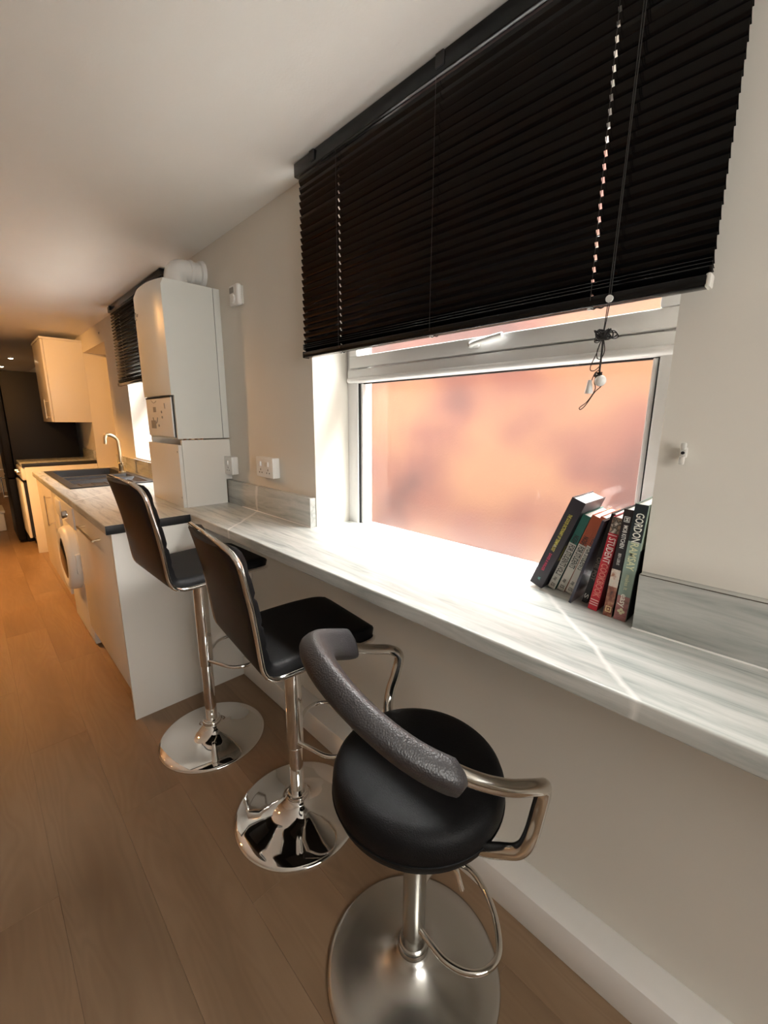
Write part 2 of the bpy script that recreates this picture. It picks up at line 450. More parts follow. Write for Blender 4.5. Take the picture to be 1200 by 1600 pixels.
# door in the recess past the sink
d1 = rootstruct('door_1', 'cream back door set deep in the recess past the sink', 'door', (DRL, 0.26, 0))
box('door_leaf', (0.045, 0, 0.005), (0.855, 0.04, 1.93), M['unit_gloss'], d1, 0.003)
boxes('door_frame', [((0, -0.01, 0), (0.045, 0.04, 1.97)), ((0.855, -0.01, 0), (0.90, 0.04, 1.97)), ((0.045, -0.01, 1.93), (0.855, 0.04, 1.97))], M['trim'], d1, 0.003)
tube('door_handle', fillet([(0.12, 0.0, 1.02), (0.12, -0.05, 1.02), (0.23, -0.05, 1.02)], 0.015), 0.009, M['chrome'], d1)
# unseen window added behind the photographer to let the near light in
w3 = rootstruct('added_window', 'added white window in the unseen wall behind the photographer', 'window', (XN+0.1, -0.875, 0.95))
boxes('window_frame', [((-0.03, -0.625, 0), (0.03, -0.57, 1.05)), ((-0.03, 0.57, 0), (0.03, 0.625, 1.05)), ((-0.03, -0.57, 0), (0.03, 0.57, 0.06)),
      ((-0.03, -0.57, 0.99), (0.03, 0.57, 1.05)), ((-0.025, -0.03, 0.06), (0.025, 0.03, 0.99))], M['upvc'], w3, 0.003)

pane((-0.003, -0.572, 0.058), (0.003, 0.572, 0.992), M['clear'], w3, 0)
# ------------------------------------------------------------------ breakfast bar
def bar_fill(x, y): return y < 0.0 or (W1L < x < W1R)
bxs = [X0, W1L+0.001, W1R-0.001, 2.6]; bys = [-DB, 0.0, 0.197]
bm = bmesh.new()
me = slab_mesh(bxs, bys, bar_fill, H-0.038, H, lambda u, v, w_: (u, v, w_))
bm.from_mesh(me)
es = [e for e in bm.edges if all(abs(v.co.y+DB) < 1e-5 for v in e.verts) and abs(e.verts[0].co.z-e.verts[1].co.z) < 1e-5]
bmesh.ops.bevel(bm, geom=es, offset=0.0045, segments=4, affect='EDGES', profile=0.5)
o = link('breakfast_bar', from_bm(bm, 40), M['marble'])
tag(o, 'long pale marble-look breakfast bar running under the big window', 'worktop')
def upstand(name, x0, x1, z0, z1, label, mt):
    return struct(box(name, (x0, -0.0275, z0), (x1, 0.0, z1), mt, bev=0.0015), label, 'upstand')
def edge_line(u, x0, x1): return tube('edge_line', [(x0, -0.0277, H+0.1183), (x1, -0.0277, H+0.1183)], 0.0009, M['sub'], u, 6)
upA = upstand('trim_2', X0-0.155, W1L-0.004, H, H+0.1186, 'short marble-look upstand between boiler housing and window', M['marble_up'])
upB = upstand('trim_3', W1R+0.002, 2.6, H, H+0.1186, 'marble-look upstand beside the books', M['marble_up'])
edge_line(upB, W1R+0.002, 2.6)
struct(tube('trim_4', [(X0, -0.0285, H+0.001), (W1L, -0.0285, H+0.001)], 0.0022, M['trim'], None, 8), 'thin white sealant line at the short upstand', 'sealant')
struct(tube('trim_5', [(W1R+0.002, -0.0285, H+0.001), (2.6, -0.0285, H+0.001)], 0.0022, M['trim'], None, 8), 'thin white sealant line beside the books', 'sealant')

# ------------------------------------------------------------------ venetian blinds
def make_blind(label, x0, x1, zb, zt, tilt, cords, detail, pitch=0.0215, slots=None):
    cx = (x0+x1)/2
    bl = thing('venetian_blind', label, 'blind', (cx, -0.05, zb))
    A, B = x0-cx, x1-cx; hz = zt-zb
    box('headrail', (A-0.004, -0.022, hz-0.040), (B+0.004, 0.048, hz), M['slat'], bl, 0.003)
    sw = 0.0265
    us = [A, B]
    for c_ in (slots or cords): us += [c_-cx-0.0028, c_-cx+0.0028]
    us.sort()
    vs = [-1.0, -0.5, -0.36, 0.0, 0.36, 0.5, 1.0]
    holes = [c_-cx for c_ in cords]
    def filled(u, v): return not (abs(v) < 0.36 and any(abs(u-(h_-cx)) < 0.0025 for h_ in (slots or cords)))
    def f(u, v, w_):
        # v=-1 room edge (high), v=+1 window edge (low); crowned slat
        a = tilt; s = v*sw/2; crown = 0.0026*(1-v*v)+w_
        return (u, s*math.cos(a)-crown*math.sin(a), -s*math.sin(a)-crown*math.cos(a)+0.0)
    me = slab_mesh(us, vs, filled, 0.0, 0.0005, f); smooth(me, 50); me.materials.append(M['slat'])
    z = hz-0.055; k = 0
    while z > 0.045:
        o_ = link('slat', me, None, bl); o_.location = (0, random.uniform(-0.0006, 0.0006), z)
        o_.rotation_euler = (random.uniform(-0.09, 0.09), 0, 0)
        z -= pitch; k += 1
    br = box('bottom_rail', (A, -0.013, 0.0), (B, 0.013, 0.020), M['slat'], bl, 0.004, 3)
    # gathered slats lying on the rail
    for q in range(3):
        o_ = link('slat', me, None, bl); o_.location = (0, 0, 0.026+q*0.006); o_.rotation_euler = (tilt*0.55, 0, 0)
    for e in (A+0.002, B-0.002):
        box('rail_end_cap', (e-0.004, -0.0135, -0.001), (e+0.004, 0.0135, 0.021), M['cleat'] if (detail and e > 0) else M['slat'], br, 0.003)
    for h_ in holes:
        tube('ladder_cord', [(h_+0.004, -0.0165, 0.01), (h_+0.004, -0.0165, hz-0.03)], 0.0006, M['cord'], bl, 6)
        tube('ladder_cord', [(h_+0.004, 0.0165, 0.01), (h_+0.004, 0.0165, hz-0.03)], 0.0006, M['cord'], bl, 6)
        lathe('cord_plug', [(0, -0.003), (0.005, -0.003), (0.006, 0.0), (0.005, 0.002), (0, 0.002)], M['white_plastic'], br, 14, (h_, -0.003, -0.001))
        tube('tail_knot', catmull([(h_+0.004, -0.008, -0.003), (h_+0.010, -0.010, -0.005), (h_+0.014, -0.008, -0.002), (h_+0.022, -0.009, -0.005), (h_+0.027, -0.008, -0.003)], 4), 0.0012, M['cord'], br, 6)
    for bxp in (A+0.10, A+0.60) if detail else (A+0.06,):
        box('bracket', (bxp-0.012, -0.026, hz-0.030), (bxp+0.012, -0.020, hz-0.001), M['gasket'], bl, 0.002)
    return bl, cx
bl, bcx = make_blind('wide black venetian blind pulled half down over the big window', 0.066, 1.235, 1.537, CEIL-0.001, math.radians(56), [0.270, 0.646, 1.046], True, slots=[0.270, 1.046])
make_blind('black venetian blind pulled down over the kitchen sink window', -2.455, -1.28, 1.57, CEIL-0.004, math.radians(38), [-2.25, -1.87, -1.45], False, 0.0225)
# lift cord with its knot, bead and tassel
def B1(x, z, y=-0.072): return (x-bcx, y+0.05, z-1.537)
tube('lift_cord', [B1(1.090, 2.10, -0.068), B1(1.0885, 1.80, -0.071), B1(1.085, 1.54), B1(1.0835, 1.505), B1(1.082, 1.483)], 0.0009, M['cord'], bl, 6)
tube('lift_cord', [B1(1.0945, 2.10, -0.068), B1(1.091, 1.80, -0.071), B1(1.0885, 1.54), B1(1.0855, 1.505), B1(1.083, 1.483)], 0.0009, M['cord'], bl, 6)
lathe('cord_ring', [(0.003, -0.003), (0.0065, -0.003), (0.0065, 0.001), (0.003, 0.001)], M['white_plastic'], bl, 16, (1.0868-bcx, -0.021, 0.006), 'y')
kn = []
for k in range(90):
    a = k*0.83; rr = 0.0085+0.004*math.sin(k*0.37)
    kn.append(B1(1.083+rr*math.cos(a)*1.15+0.003*math.sin(k*0.21), 1.481+rr*math.sin(a*1.31)*0.8, -0.072+0.006*math.sin(a*0.7)))
kt = tube('cord_knot', catmull(kn, 2), 0.0013, M['cord'], bl, 6)
for pts in ([(1.088, 1.482), (1.100, 1.486), (1.107, 1.479), (1.100, 1.474), (1.09, 1.478)], [(1.090, 1.483), (1.104, 1.482), (1.110, 1.474), (1.101, 1.472), (1.088, 1.479)],
            [(1.078, 1.482), (1.070, 1.479), (1.068, 1.470), (1.075, 1.468), (1.080, 1.474)],
            [(1.082, 1.475), (1.075, 1.455), (1.076, 1.440), (1.083, 1.438), (1.088, 1.452), (1.084, 1.474)],
            [(1.081, 1.475), (1.074, 1.448), (1.066, 1.428), (1.066, 1.418), (1.074, 1.417), (1.083, 1.425)]):
    tube('cord_loop', catmull([B1(*p) for p in pts], 6), 0.0009, M['cord'], kt, 6)
tube('lift_cord', catmull([B1(1.083, 1.478), B1(1.0835, 1.45), B1(1.083, 1.42), B1(1.084, 1.407)], 4), 0.0019, M['cord'], bl, 8)
tube('lift_cord', catmull([B1(1.083, 1.418), B1(1.075, 1.412), B1(1.070, 1.398)], 4), 0.0009, M['cord'], bl, 6)
k2 = [B1(1.0815+0.006*math.cos(k*0.9), 1.4085+0.004*math.sin(k*1.27), -0.072+0.004*math.sin(k*0.6)) for k in range(26)]
tube('cord_knot', catmull(k2, 2), 0.0013, M['cord'], bl, 6)
bd = [(0.0105*math.sin(PI*k/12), -0.0105*math.cos(PI*k/12)) for k in range(13)]; bd[0] = (0, -0.0105); bd[-1] = (0, 0.0105)
lathe('bead', bd, M['white_plastic'], bl, 20, B1(1.0865, 1.397))
lathe('tassel', [(0, 0.013), (0.0035, 0.013), (0.008, -0.013), (0, -0.013)], M['white_plastic'], bl, 18, B1(1.067, 1.387))
tube('cord_loop', catmull([B1(1.077, 1.405), B1(1.0755, 1.395), B1(1.0785, 1.385), B1(1.076, 1.375), B1(1.065, 1.358), B1(1.055, 1.350), B1(1.0515, 1.346), B1(1.055, 1.344), B1(1.064, 1.353), B1(1.078, 1.376), B1(1.088, 1.386), B1(1.089, 1.392)], 5), 0.0009, M['cord'], bl, 6)
# cord cleat screwed to the wall
ct = thing('cord_cleat', 'small off-white cord cleat screwed to the wall right of the window', 'cleat', (1.2255, 0.0, 1.264))
box('body', (-0.0055, -0.012, -0.010), (0.0055, 0.0, 0.010), M['cleat'], ct, 0.003)
box('horn', (-0.0045, -0.020, 0.006), (0.0045, -0.009, 0.019), M['cleat'], ct, 0.003)
box('horn', (-0.0045, -0.020, -0.022), (0.0045, -0.009, -0.006), M['cleat'], ct, 0.003)
lathe('screw', [(0, -0.0145), (0.003, -0.0145), (0.003, -0.011), (0, -0.011)], M['black'], ct, 12, (0, 0, 0), 'y')

# ------------------------------------------------------------------ kitchen run
SKX0, SKX1, SKY0, SKY1 = -2.93, -1.76, -0.552, -0.055
wxs = [-3.05, SKX0+0.02, SKX1-0.02, X0]; wys = [-DK, SKY0+0.02, SKY1-0.02, 0.0]
bm = bmesh.new()
me = slab_mesh(wxs, wys, lambda x, y: not (SKX0+0.02 < x < SKX1-0.02 and SKY0+0.02 < y < SKY1-0.02), H-0.038, H, lambda u, v, w_: (u, v, w_))
bm.from_mesh(me)
es = [e for e in bm.edges if all(abs(v.co.y+DK) < 1e-5 for v in e.verts) and abs(e.verts[0].co.z-e.verts[1].co.z) < 1e-5]
bmesh.ops.bevel(bm, geom=es, offset=0.005, segments=4, affect='EDGES', profile=0.5)
kw_ = thing('kitchen_worktop', 'marble-look kitchen worktop with black end edge holding the sink', 'worktop', (-1.8, -0.3, H))
o = link('top', from_bm(bm, 40), M['marble'], kw_); o.location = (1.8, 0.3, -H)
o = box('end_edging', (X0, -DK+0.0005, H-0.0375), (X0+0.003, -DB-0.0005, H-0.0005), M['black'], kw_, 0.001); o.location = (1.8, 0.3, -H); o['label'] = 'black end edging strip'
# end panel and base units
ep = tag(box('end_panel', (X0-0.020, -DK+0.018, 0.0), (X0, -0.003, H-0.0385), M['unit'], None, 0.001), 'tall cream end panel closing the kitchen units beside the stools', 'panel')
def bar_handle(parent, p0, p1, stand=0.03, r=0.005, m_=None):
    p0, p1 = Vector(p0), Vector(p1); out = Vector((0, -stand, 0)); d = (p1-p0).normalized()
    m_ = m_ or M['brass']
    bm = bmesh.new(); add_tube(bm, [p0+out-d*0.015, p1+out+d*0.015], r, 10)
    add_tube(bm, [p0, p0+out], r*0.9, 10); add_tube(bm, [p1, p1+out], r*0.9, 10)
    return link('handle', from_bm(bm, 50), m_, parent)
def base_unit(label, x0, x1, doors, legs=True):
    t = thing('base_cabinet', label, 'cabinet', ((x0+x1)/2, -0.3, 0))
    cx = (x0+x1)/2
    bm = bmesh.new(); c0, c1 = x0-cx+0.001, x1-cx-0.001; zt = H-0.039; zb = 0.145
    for lo, hi in (((c0, -0.275, zb), (c0+0.018, 0.29, zt)), ((c1-0.018, -0.275, zb), (c1, 0.29, zt)), ((c0+0.018, -0.275, zb), (c1-0.018, 0.29, zb+0.018)), ((c0+0.018, 0.272, zb+0.018), (c1-0.018, 0.29, zt))): add_box(bm, lo, hi)
    link('carcass', from_bm(bm), M['unit'], t)
    for dx0, dx1, hd in doors:
        d = box('door', (dx0-cx+0.002, -0.297, zb+0.002), (dx1-cx-0.002, -0.277, zt-0.004), M['unit_gloss'], t, 0.002)
        if hd:
            bar_handle(d, (hd[0]-cx, -0.297, hd[1]), (hd[2]-cx, -0.297, hd[3]), 0.032)
    for lx in ((x0-cx+0.06), (x1-cx-0.12)):
        for ly in (-0.21, 0.22):
            lathe('leg', [(0.026, 0.0), (0.026, 0.012), (0.018, 0.02), (0.018, 0.13), (0.026, 0.14), (0.026, 0.1455)], M['unit'], t, 16, (lx, ly, 0))
    return t
base_unit('cream base cabinet beside the end panel, with one long horizontal handle', -1.40, X0-0.021, [(-1.40, X0-0.021, (-1.12, 0.795, -0.78, 0.795))])
base_unit('cream base cabinet under the sink with a vertical handle', -3.03, -2.02, [(-3.03, -2.24, (-2.30, 0.60, -2.30, 0.785)), (-2.24, -2.02, None)])
# ------------------------------------------------------------------ washing machine
wm = thing('washing_machine', 'white front-loading washing machine between the base cabinets', 'washing machine', (-1.71, -0.30, 0))
box('body', (-0.295, -0.285, 0.015), (0.295, 0.28, 0.845), M['white_plastic'], wm, 0.008)
box('control_panel', (-0.295, -0.305, 0.715), (0.295, -0.283, 0.842), M['white_plastic'], wm, 0.008)
dr = lathe('door', [(0.0, -0.325), (0.06, -0.332), (0.12, -0.338), (0.135, -0.345), (0.165, -0.347), (0.185, -0.338), (0.195, -0.318), (0.195, -0.284), (0, -0.284)], M['white_plastic'], wm, 48, (0.03, 0, 0.50), 'y')
lathe('door_glass', [(0, -0.352), (0.07, -0.350), (0.12, -0.343), (0.13, -0.336), (0, -0.336)], M['glassblack'], dr, 40, (0.03, 0, 0.50), 'y')
boxes('door_latch', [((0.20, -0.312, 0.44), (0.235, -0.284, 0.56))], M['white_plastic'], wm, 0.006)
lathe('knob', [(0, -0.330), (0.019, -0.329), (0.023, -0.324), (0.025, -0.304), (0, -0.304)], M['chrome'], wm, 28, (0.10, 0, 0.775), 'y')
box('detergent_drawer', (-0.27, -0.312, 0.73), (-0.09, -0.303, 0.83), M['white_plastic'], wm, 0.004)
for fx in (-0.24, 0.24):
    for fy in (-0.24, 0.22):
        lathe('foot', [(0.022, 0), (0.022, 0.008), (0.012, 0.010), (0.012, 0.02)], M['black'], wm, 14, (fx, fy, 0))
# ------------------------------------------------------------------ sink and tap
sk = thing('kitchen_sink', 'black composite inset sink with drainer in the worktop', 'sink', (-2.345, -0.30, H))
hx, y0_, y1_ = (SKX1-SKX0)/2, SKY0+0.30, SKY1+0.30
cxs = [-hx, -hx+0.045, -0.055, 0.0, 0.17, 0.215, hx-0.045, hx]; cys = [y0_, y0_+0.05, y1_-0.12, y1_-0.05, y1_]
def sk_f(x, y):
    if -hx+0.045 < x < -0.055 and y0_+0.05 < y < y1_-0.05-0.0: return y > y1_-0.12 and False
    if 0.0 < x < 0.17 and y0_+0.05 < y < y1_-0.05: return False
    if 0.215 < x < hx-0.045 and y0_+0.05 < y < y1_-0.05: return False
    return True
me = slab_mesh(cxs, cys, sk_f, 0.0, 0.008, lambda u, v, w_: (u, v, w_))
rim = link('rim', me, M['sink'], sk)
bvm = rim.modifiers.new('bevel', 'BEVEL'); bvm.width = 0.004; bvm.segments = 2; bvm.limit_method = 'ANGLE'
def bowl(name, xa, xb, dep, parent):
    bm = bmesh.new(); t = 0.006; ya, yb = y0_+0.05, y1_-0.05
    def rect(i, z, g): return [bm.verts.new((sx, sy, z)) for sx, sy in ((xa+g, ya+g), (xb-g, ya+g), (xb-g, yb-g), (xa+g, yb-g))]
    rs = [rect(0, 0.004, -t), rect(0, -dep-t, 0.02-t), rect(0, -dep, 0.022), rect(0, 0.004, 0.0)]
    bm.faces.new(rs[1]); bm.faces.new(rs[2][::-1])
    for p, q in ((rs[0], rs[1]), (rs[2], rs[3]), (rs[3], rs[0])):
        for k in range(4): bm.faces.new((p[k], p[(k+1) % 4], q[(k+1) % 4], q[k]))
    return link(name, from_bm(bm), M['sink'], parent)
b1 = bowl('bowl', -hx+0.045, -0.055, 0.17, sk); bowl('half_bowl', 0.0, 0.17, 0.11, sk); dn = bowl('drainer', 0.215, hx-0.045, 0.014, sk)
lathe('waste', [(0, 0.0), (0.042, 0.0), (0.045, 0.003), (0.03, 0.004), (0, 0.002)], M['chrome'], b1, 28, (-0.30, 0, -0.17))
for q in range(5): box('ridge', (0.235, -0.16+q*0.075, -0.014), (hx-0.07, -0.148+q*0.075, -0.009), M['sink'], dn, 0.002)
tp = thing('kitchen_tap', 'tall swan-neck kitchen tap standing behind the black sink', 'tap', (-2.445, -0.11, H+0.0075))
lathe('base', [(0.026, 0), (0.026, 0.006), (0.019, 0.012), (0.018, 0.055), (0.021, 0.06), (0.021, 0.075), (0.012, 0.085), (0, 0.085)], M['brass'], tp, 24)
tube('spout', fillet([(0, 0, 0.08), (0.0, 0.0, 0.270), (-0.01, -0.080, 0.310), (-0.012, -0.085, 0.225)], 0.04, 8), 0.0135, M['brass'], tp, 14)
tube('lever', [(0.018, 0, 0.055), (0.055, -0.01, 0.085)], 0.006, M['brass'], tp, 10)
lathe('cross_head', [(0, -0.036), (0.012, -0.034), (0.012, 0.034), (0, 0.036)], M['brass'], tp, 14, (0, 0, 0.06), 'x')
# tiled upstand behind the sink
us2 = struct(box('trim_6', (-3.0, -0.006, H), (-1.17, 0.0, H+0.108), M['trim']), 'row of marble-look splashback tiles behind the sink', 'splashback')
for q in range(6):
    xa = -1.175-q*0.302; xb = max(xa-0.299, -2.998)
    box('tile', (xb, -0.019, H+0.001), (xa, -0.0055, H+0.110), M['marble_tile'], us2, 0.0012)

# ------------------------------------------------------------------ boiler and its housing
bo = thing('boiler', 'tall white wall-hung gas boiler above the boxed housing', 'boiler', (-0.91, 0.0, 1.231))
HB = 0.694
def boiler_shell():
    # outline in the x-z plane seen from the front, case with bowed front
    bm = bmesh.new(); nx, nz = 14, 18
    W_ = 0.2; G = {}
    for i in range(nx+1):
        for j in range(nz+1):
            u = i/nx*2-1; v = j/nz
            bow = 0.030*(1-abs(u)**2.6)+0.0
            z = 0.20+v*(HB-0.20)
            low = max(0, 1-(v/0.10))
            y = -0.262-bow*(1-0.45*low**2)
            top = max(0.0, (v-0.955)/0.045)
            y += 0.012*top**2
            G[i, j] = bm.verts.new((u*W_, y, z))
    for i in range(nx):
        for j in range(nz): bm.faces.new((G[i, j], G[i+1, j], G[i+1, j+1], G[i, j+1]))
    yl = -0.250
    low = {}
    for i in (0, nx):
        x = G[i, 0].co.x
        low[i] = [bm.verts.new((x, -0.034, HB)), bm.verts.new((x, -0.034, 0.0)), bm.verts.new((x, yl, 0.0)), bm.verts.new((x, yl, 0.20))]
        bm.faces.new([G[i, j] for j in range(nz+1)]+low[i])
    bm.faces.new([G[i, nz] for i in range(nx+1)]+[low[nx][0], low[0][0]])
    bm.faces.new([G[i, 0] for i in range(nx+1)]+[low[nx][3], low[0][3]])
    for a in range(3): bm.faces.new((low[0][a], low[nx][a], low[nx][a+1], low[0][a+1]))
    return from_bm(bm, 30)
case = link('front_case', boiler_shell(), M['boiler'], bo)
box('back_plate', (-0.2, -0.031, 0.0), (0.2, 0.0, HB+0.001), M['boiler'], bo, 0.002)
box('seam', (-0.197, -0.036, 0.002), (0.197, -0.0305, HB-0.003), M['gasket'], bo)
cp = box('control_panel', (-0.185, -0.262, 0.008), (0.182, -0.250, 0.192), M['white_plastic'], bo, 0.004)
box('panel_slot', (0.183, -0.2555, 0.006), (0.187, -0.2515, 0.198), M['gasket'], cp)
box('panel_slot', (-0.18, -0.2635, 0.190), (0.18, -0.258, 0.196), M['gasket'], cp)
def arc_tube(parent, c, r, a0, a1, y, rad, mt, name='dial_mark'):
    pts = [(c[0]+r*math.cos(a0+(a1-a0)*k/14), y, c[1]+r*math.sin(a0+(a1-a0)*k/14)) for k in range(15)]
    return tube(name, pts, rad, mt, parent, 6)
arc_tube(cp, (-0.055, 0.105), 0.034, math.radians(190), math.radians(350), -0.2625, 0.003, M['grey_plastic'])
box('display', (-0.075, -0.2635, 0.125), (-0.035, -0.261, 0.150), M['grey_plastic'], cp)
box('display', (-0.125, -0.2635, 0.045), (-0.055, -0.261, 0.085), M['grey_plastic'], cp)
for p in ((0.045, 0.125), (0.05, 0.10), (-0.01, 0.06)):
    lathe('button', [(0, -0.265), (0.006, -0.2645), (0.007, -0.261), (0, -0.261)], M['grey_plastic'], cp, 12, (p[0], 0, p[1]), 'y')
tube('fascia_mark', [(0.095, -0.2625, 0.165), (0.10, -0.2625, 0.140)], 0.0025, M['grey_plastic'], cp, 6)
tube('pressure_gauge_mark', catmull([(-0.10, -0.2625, 0.185), (-0.06, -0.2625, 0.170), (-0.02, -0.2625, 0.178)], 5), 0.0018, M['grey_plastic'], cp, 6)
# maker's mark: a tall curl and three short strokes
lg = arc_tube(case, (-0.105, 0.575), 0.016, math.radians(60), math.radians(300), -0.288, 0.0022, M['grey_plastic'], 'logo_stroke')
for k in range(3):
    tube('logo_stroke', catmull([(-0.085+k*0.014, -0.2895, 0.570), (-0.083+k*0.014, -0.2895, 0.580), (-0.077+k*0.014, -0.2895, 0.578), (-0.076+k*0.014, -0.2895, 0.568)], 4), 0.0018, M['grey_plastic'], case, 6)
# flue elbow running back to the wall
fl = thing('boiler_flue', 'white round flue pipe from the boiler top into the wall', 'pipe', (-0.89, -0.12, 1.925))
tube('elbow', fillet([(0, -0.01, 0.0), (0, -0.01, 0.098), (0, 0.12, 0.098)], 0.07, 10), 0.052, M['white_plastic'], fl, 28)
lathe('collar', [(0.055, -0.004), (0.057, 0.0), (0.057, 0.012), (0.055, 0.014)], M['white_plastic'], fl, 32, (0, 0.055, 0.098), 'y')
lathe('collar', [(0.066, 0.004), (0.066, 0.0), (0.066, 0.0), (0.06, 0.012), (0.052, 0.012)][::-1] if False else [(0.052, 0.098), (0.062, 0.102), (0.066, 0.1195)], M['white_plastic'], fl, 32, (0, 0, 0.098), 'y')
lathe('base_flange', [(0.066, 0.0), (0.066, 0.008), (0.055, 0.014), (0.052, 0.014)], M['white_plastic'], fl, 32, (0, -0.01, -0.001))
# housing box under it
hb = thing('boiler_pipe_housing', 'open-topped cream box housing the pipes under the boiler', 'housing', (-0.93, -0.13, H))
def side_fill(y, z): return not (y > 0.098 and z < 0.122)
me = slab_mesh([-0.105, 0.098, 0.129], [0.0, 0.122, 0.3245], side_fill, 0.203, 0.22, lambda u, v, w_: (w_, u, v))
link('side_panel', me, M['unit'], hb)
box('front_panel', (-0.235, -0.121, 0.0), (0.214, -0.105, 0.302), M['unit'], hb, 0.001)
box('side_panel', (-0.235, -0.104, 0.0), (-0.217, 0.098, 0.3305), M['unit'], hb)
for p in ((0.198, 0.27), (0.205, 0.05)):
    lathe('screw_cap', [(0, -0.123), (0.004, -0.1225), (0.004, -0.1205), (0, -0.1205)], M['grey_plastic'], hb, 10, (p[0], 0, p[1]), 'y')
for k in range(4):
    tube('copper_pipe', [(-0.12+k*0.08, 0.03, 0.002), (-0.12+k*0.08, 0.03, 0.331)], 0.0075, mat('copper_%d' % k, (0.55, 0.28, 0.16), 0.3, 1.0), hb, 10)

# ------------------------------------------------------------------ wall fittings
def socket(label, cx, cz, w_, h_, dep, switches):
    t = thing('wall_socket', label, 'socket', (cx, 0.0, cz))
    box('back_box', (-w_/2, -dep, -h_/2), (w_/2, 0.0, h_/2), M['white_plastic'], t, 0.004)
    fp = box('face_plate', (-w_/2-0.001, -dep-0.008, -h_/2-0.001), (w_/2+0.001, -dep+0.001, h_/2+0.001), M['white_plastic'], t, 0.004)
    for sx in switches:
        box('rocker', (sx-0.008, -dep-0.014, 0.004), (sx+0.008, -dep-0.006, 0.026), M['white_plastic'], fp, 0.002)
        for q in (-0.011, 0.011): box('pin_slot', (sx+q-0.003, -dep-0.0085, -0.026), (sx+q+0.003, -dep-0.006, -0.021), M['gasket'], fp)
        box('pin_slot', (sx-0.002, -dep-0.0085, -0.014), (sx+0.002, -dep-0.006, -0.006), M['gasket'], fp)
    return t
socket('white double wall socket above the bar between boiler and window', -0.305, 1.115, 0.145, 0.088, 0.028, (-0.032, 0.032))
socket('white single switch box half hidden behind the boiler housing', -0.672, 1.095, 0.086, 0.088, 0.028, (0.0,))
ts = thing('thermostat', 'small white room thermostat with dark display on the wall', 'thermostat', (-0.51, 0.0, 1.858))
box('body', (-0.042, -0.030, -0.044), (0.042, -0.006, 0.044), M['white_plastic'], ts, 0.010, 3)
box('wall_plate', (-0.036, -0.008, -0.038), (0.040, 0.0, 0.038), M['cleat'], ts, 0.002)
box('display', (-0.030, -0.0315, 0.008), (0.008, -0.0295, 0.032), M['grey_plastic'], ts)
lathe('dial', [(0, -0.037), (0.018, -0.036), (0.020, -0.029), (0, -0.029)], M['white_plastic'], ts, 24, (0.0, 0, -0.016), 'y')
vn = tag(box('wall_plug', (-3.16, -0.004, 2.05), (-3.13, 0.0, 2.06), M['grey_plastic'], None, 0.002), 'tiny dark plug left in the wall above the recess', 'wall plug')

# ------------------------------------------------------------------ far kitchen run
fwt = thing('far_worktop', 'short marble-look worktop with black end edge beside the black fridge', 'worktop', (-4.2, -0.3, H))
box('top', (-0.29, -0.318, -0.038), (0.266, 0.30, 0.0), M['marble'], fwt, 0.006)
box('end_edging', (0.266, -0.315, -0.0375), (0.269, 0.298, -0.0005), M['black'], fwt, 0.001)
tag(box('end_panel', (-3.945, -0.597, 0.0), (-3.925, -0.002, H-0.0385), M['unit'], None, 0.001), 'cream end panel at the end of the short far worktop', 'panel')
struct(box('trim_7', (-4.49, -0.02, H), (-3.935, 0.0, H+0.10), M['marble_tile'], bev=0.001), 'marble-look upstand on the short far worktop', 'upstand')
ap = thing('kitchen_appliance', 'white built-under appliance with a chrome knob beside the black fridge', 'appliance', (-4.21, -0.30, 0))
box('body', (-0.26, -0.28, 0.06), (0.26, 0.27, 0.86), M['white_plastic'], ap, 0.004)
box('fascia', (-0.262, -0.325, 0.735), (0.262, -0.279, 0.858), M['white_plastic'], ap, 0.012, 3)
for kx in (-0.12, 0.10):
    lathe('knob', [(0, -0.352), (0.02, -0.350), (0.024, -0.324), (0, -0.324)], M['chrome'], ap, 22, (kx, 0, 0.80), 'y')
ad = box('door', (-0.262, -0.342, 0.16), (0.262, -0.322, 0.715), M['white_plastic'], ap, 0.004)
box('door_seal', (-0.258, -0.322, 0.165), (0.258, -0.279, 0.71), M['black'], ap)
box('plinth', (-0.255, -0.25, 0.0), (0.255, 0.25, 0.0605), M['unit'], ap)
wc = thing('wall_cabinet', 'cream wall cabinet hung above the short far worktop', 'cabinet', (-4.20, -0.165, 1.29))
box('carcass', (-0.30, -0.145, 0.0), (0.30, 0.165, 0.775), M['unit'], wc, 0.002)
wd = box('door', (-0.299, -0.166, 0.003), (0.299, -0.147, 0.772), M['unit_gloss'], wc, 0.002)
bar_handle(wd, (0.24, -0.166, 0.05), (0.24, -0.166, 0.20), 0.03)
box('cornice', (-0.305, -0.172, 0.775), (0.305, 0.165, 0.795), M['unit'], wc, 0.003)
fg = thing('fridge_freezer', 'tall black fridge freezer beyond the short far worktop', 'fridge', (-4.80, -0.37, 0))
box('body', (-0.30, -0.265, 0.02), (0.30, 0.32, 1.80), M['fridge'], fg, 0.006)
dl = box('door', (-0.30, -0.335, 0.03), (0.30, -0.270, 0.70), M['fridge'], fg, 0.010)
du = box('door', (-0.30, -0.335, 0.71), (0.30, -0.270, 1.80), M['fridge'], fg, 0.010)
bar_handle(dl, (-0.25, -0.335, 0.45), (-0.25, -0.335, 0.66), 0.035, 0.007, M['satin']); bar_handle(du, (-0.25, -0.335, 0.76), (-0.25, -0.335, 1.05), 0.035, 0.007, M['satin'])
for fx in (-0.25, 0.25):
    for fy in (-0.23, 0.25): lathe('foot', [(0.02, 0), (0.02, 0.012), (0.012, 0.021)], M['black'], fg, 12, (fx, fy, 0))
sb = thing('storage_box', 'low white lidded box on the floor past the black fridge', 'box', (-5.55, -0.98, 0))
box('tub', (-0.24, -0.22, 0.0), (0.24, 0.22, 0.215), M['white_plastic'], sb, 0.012)
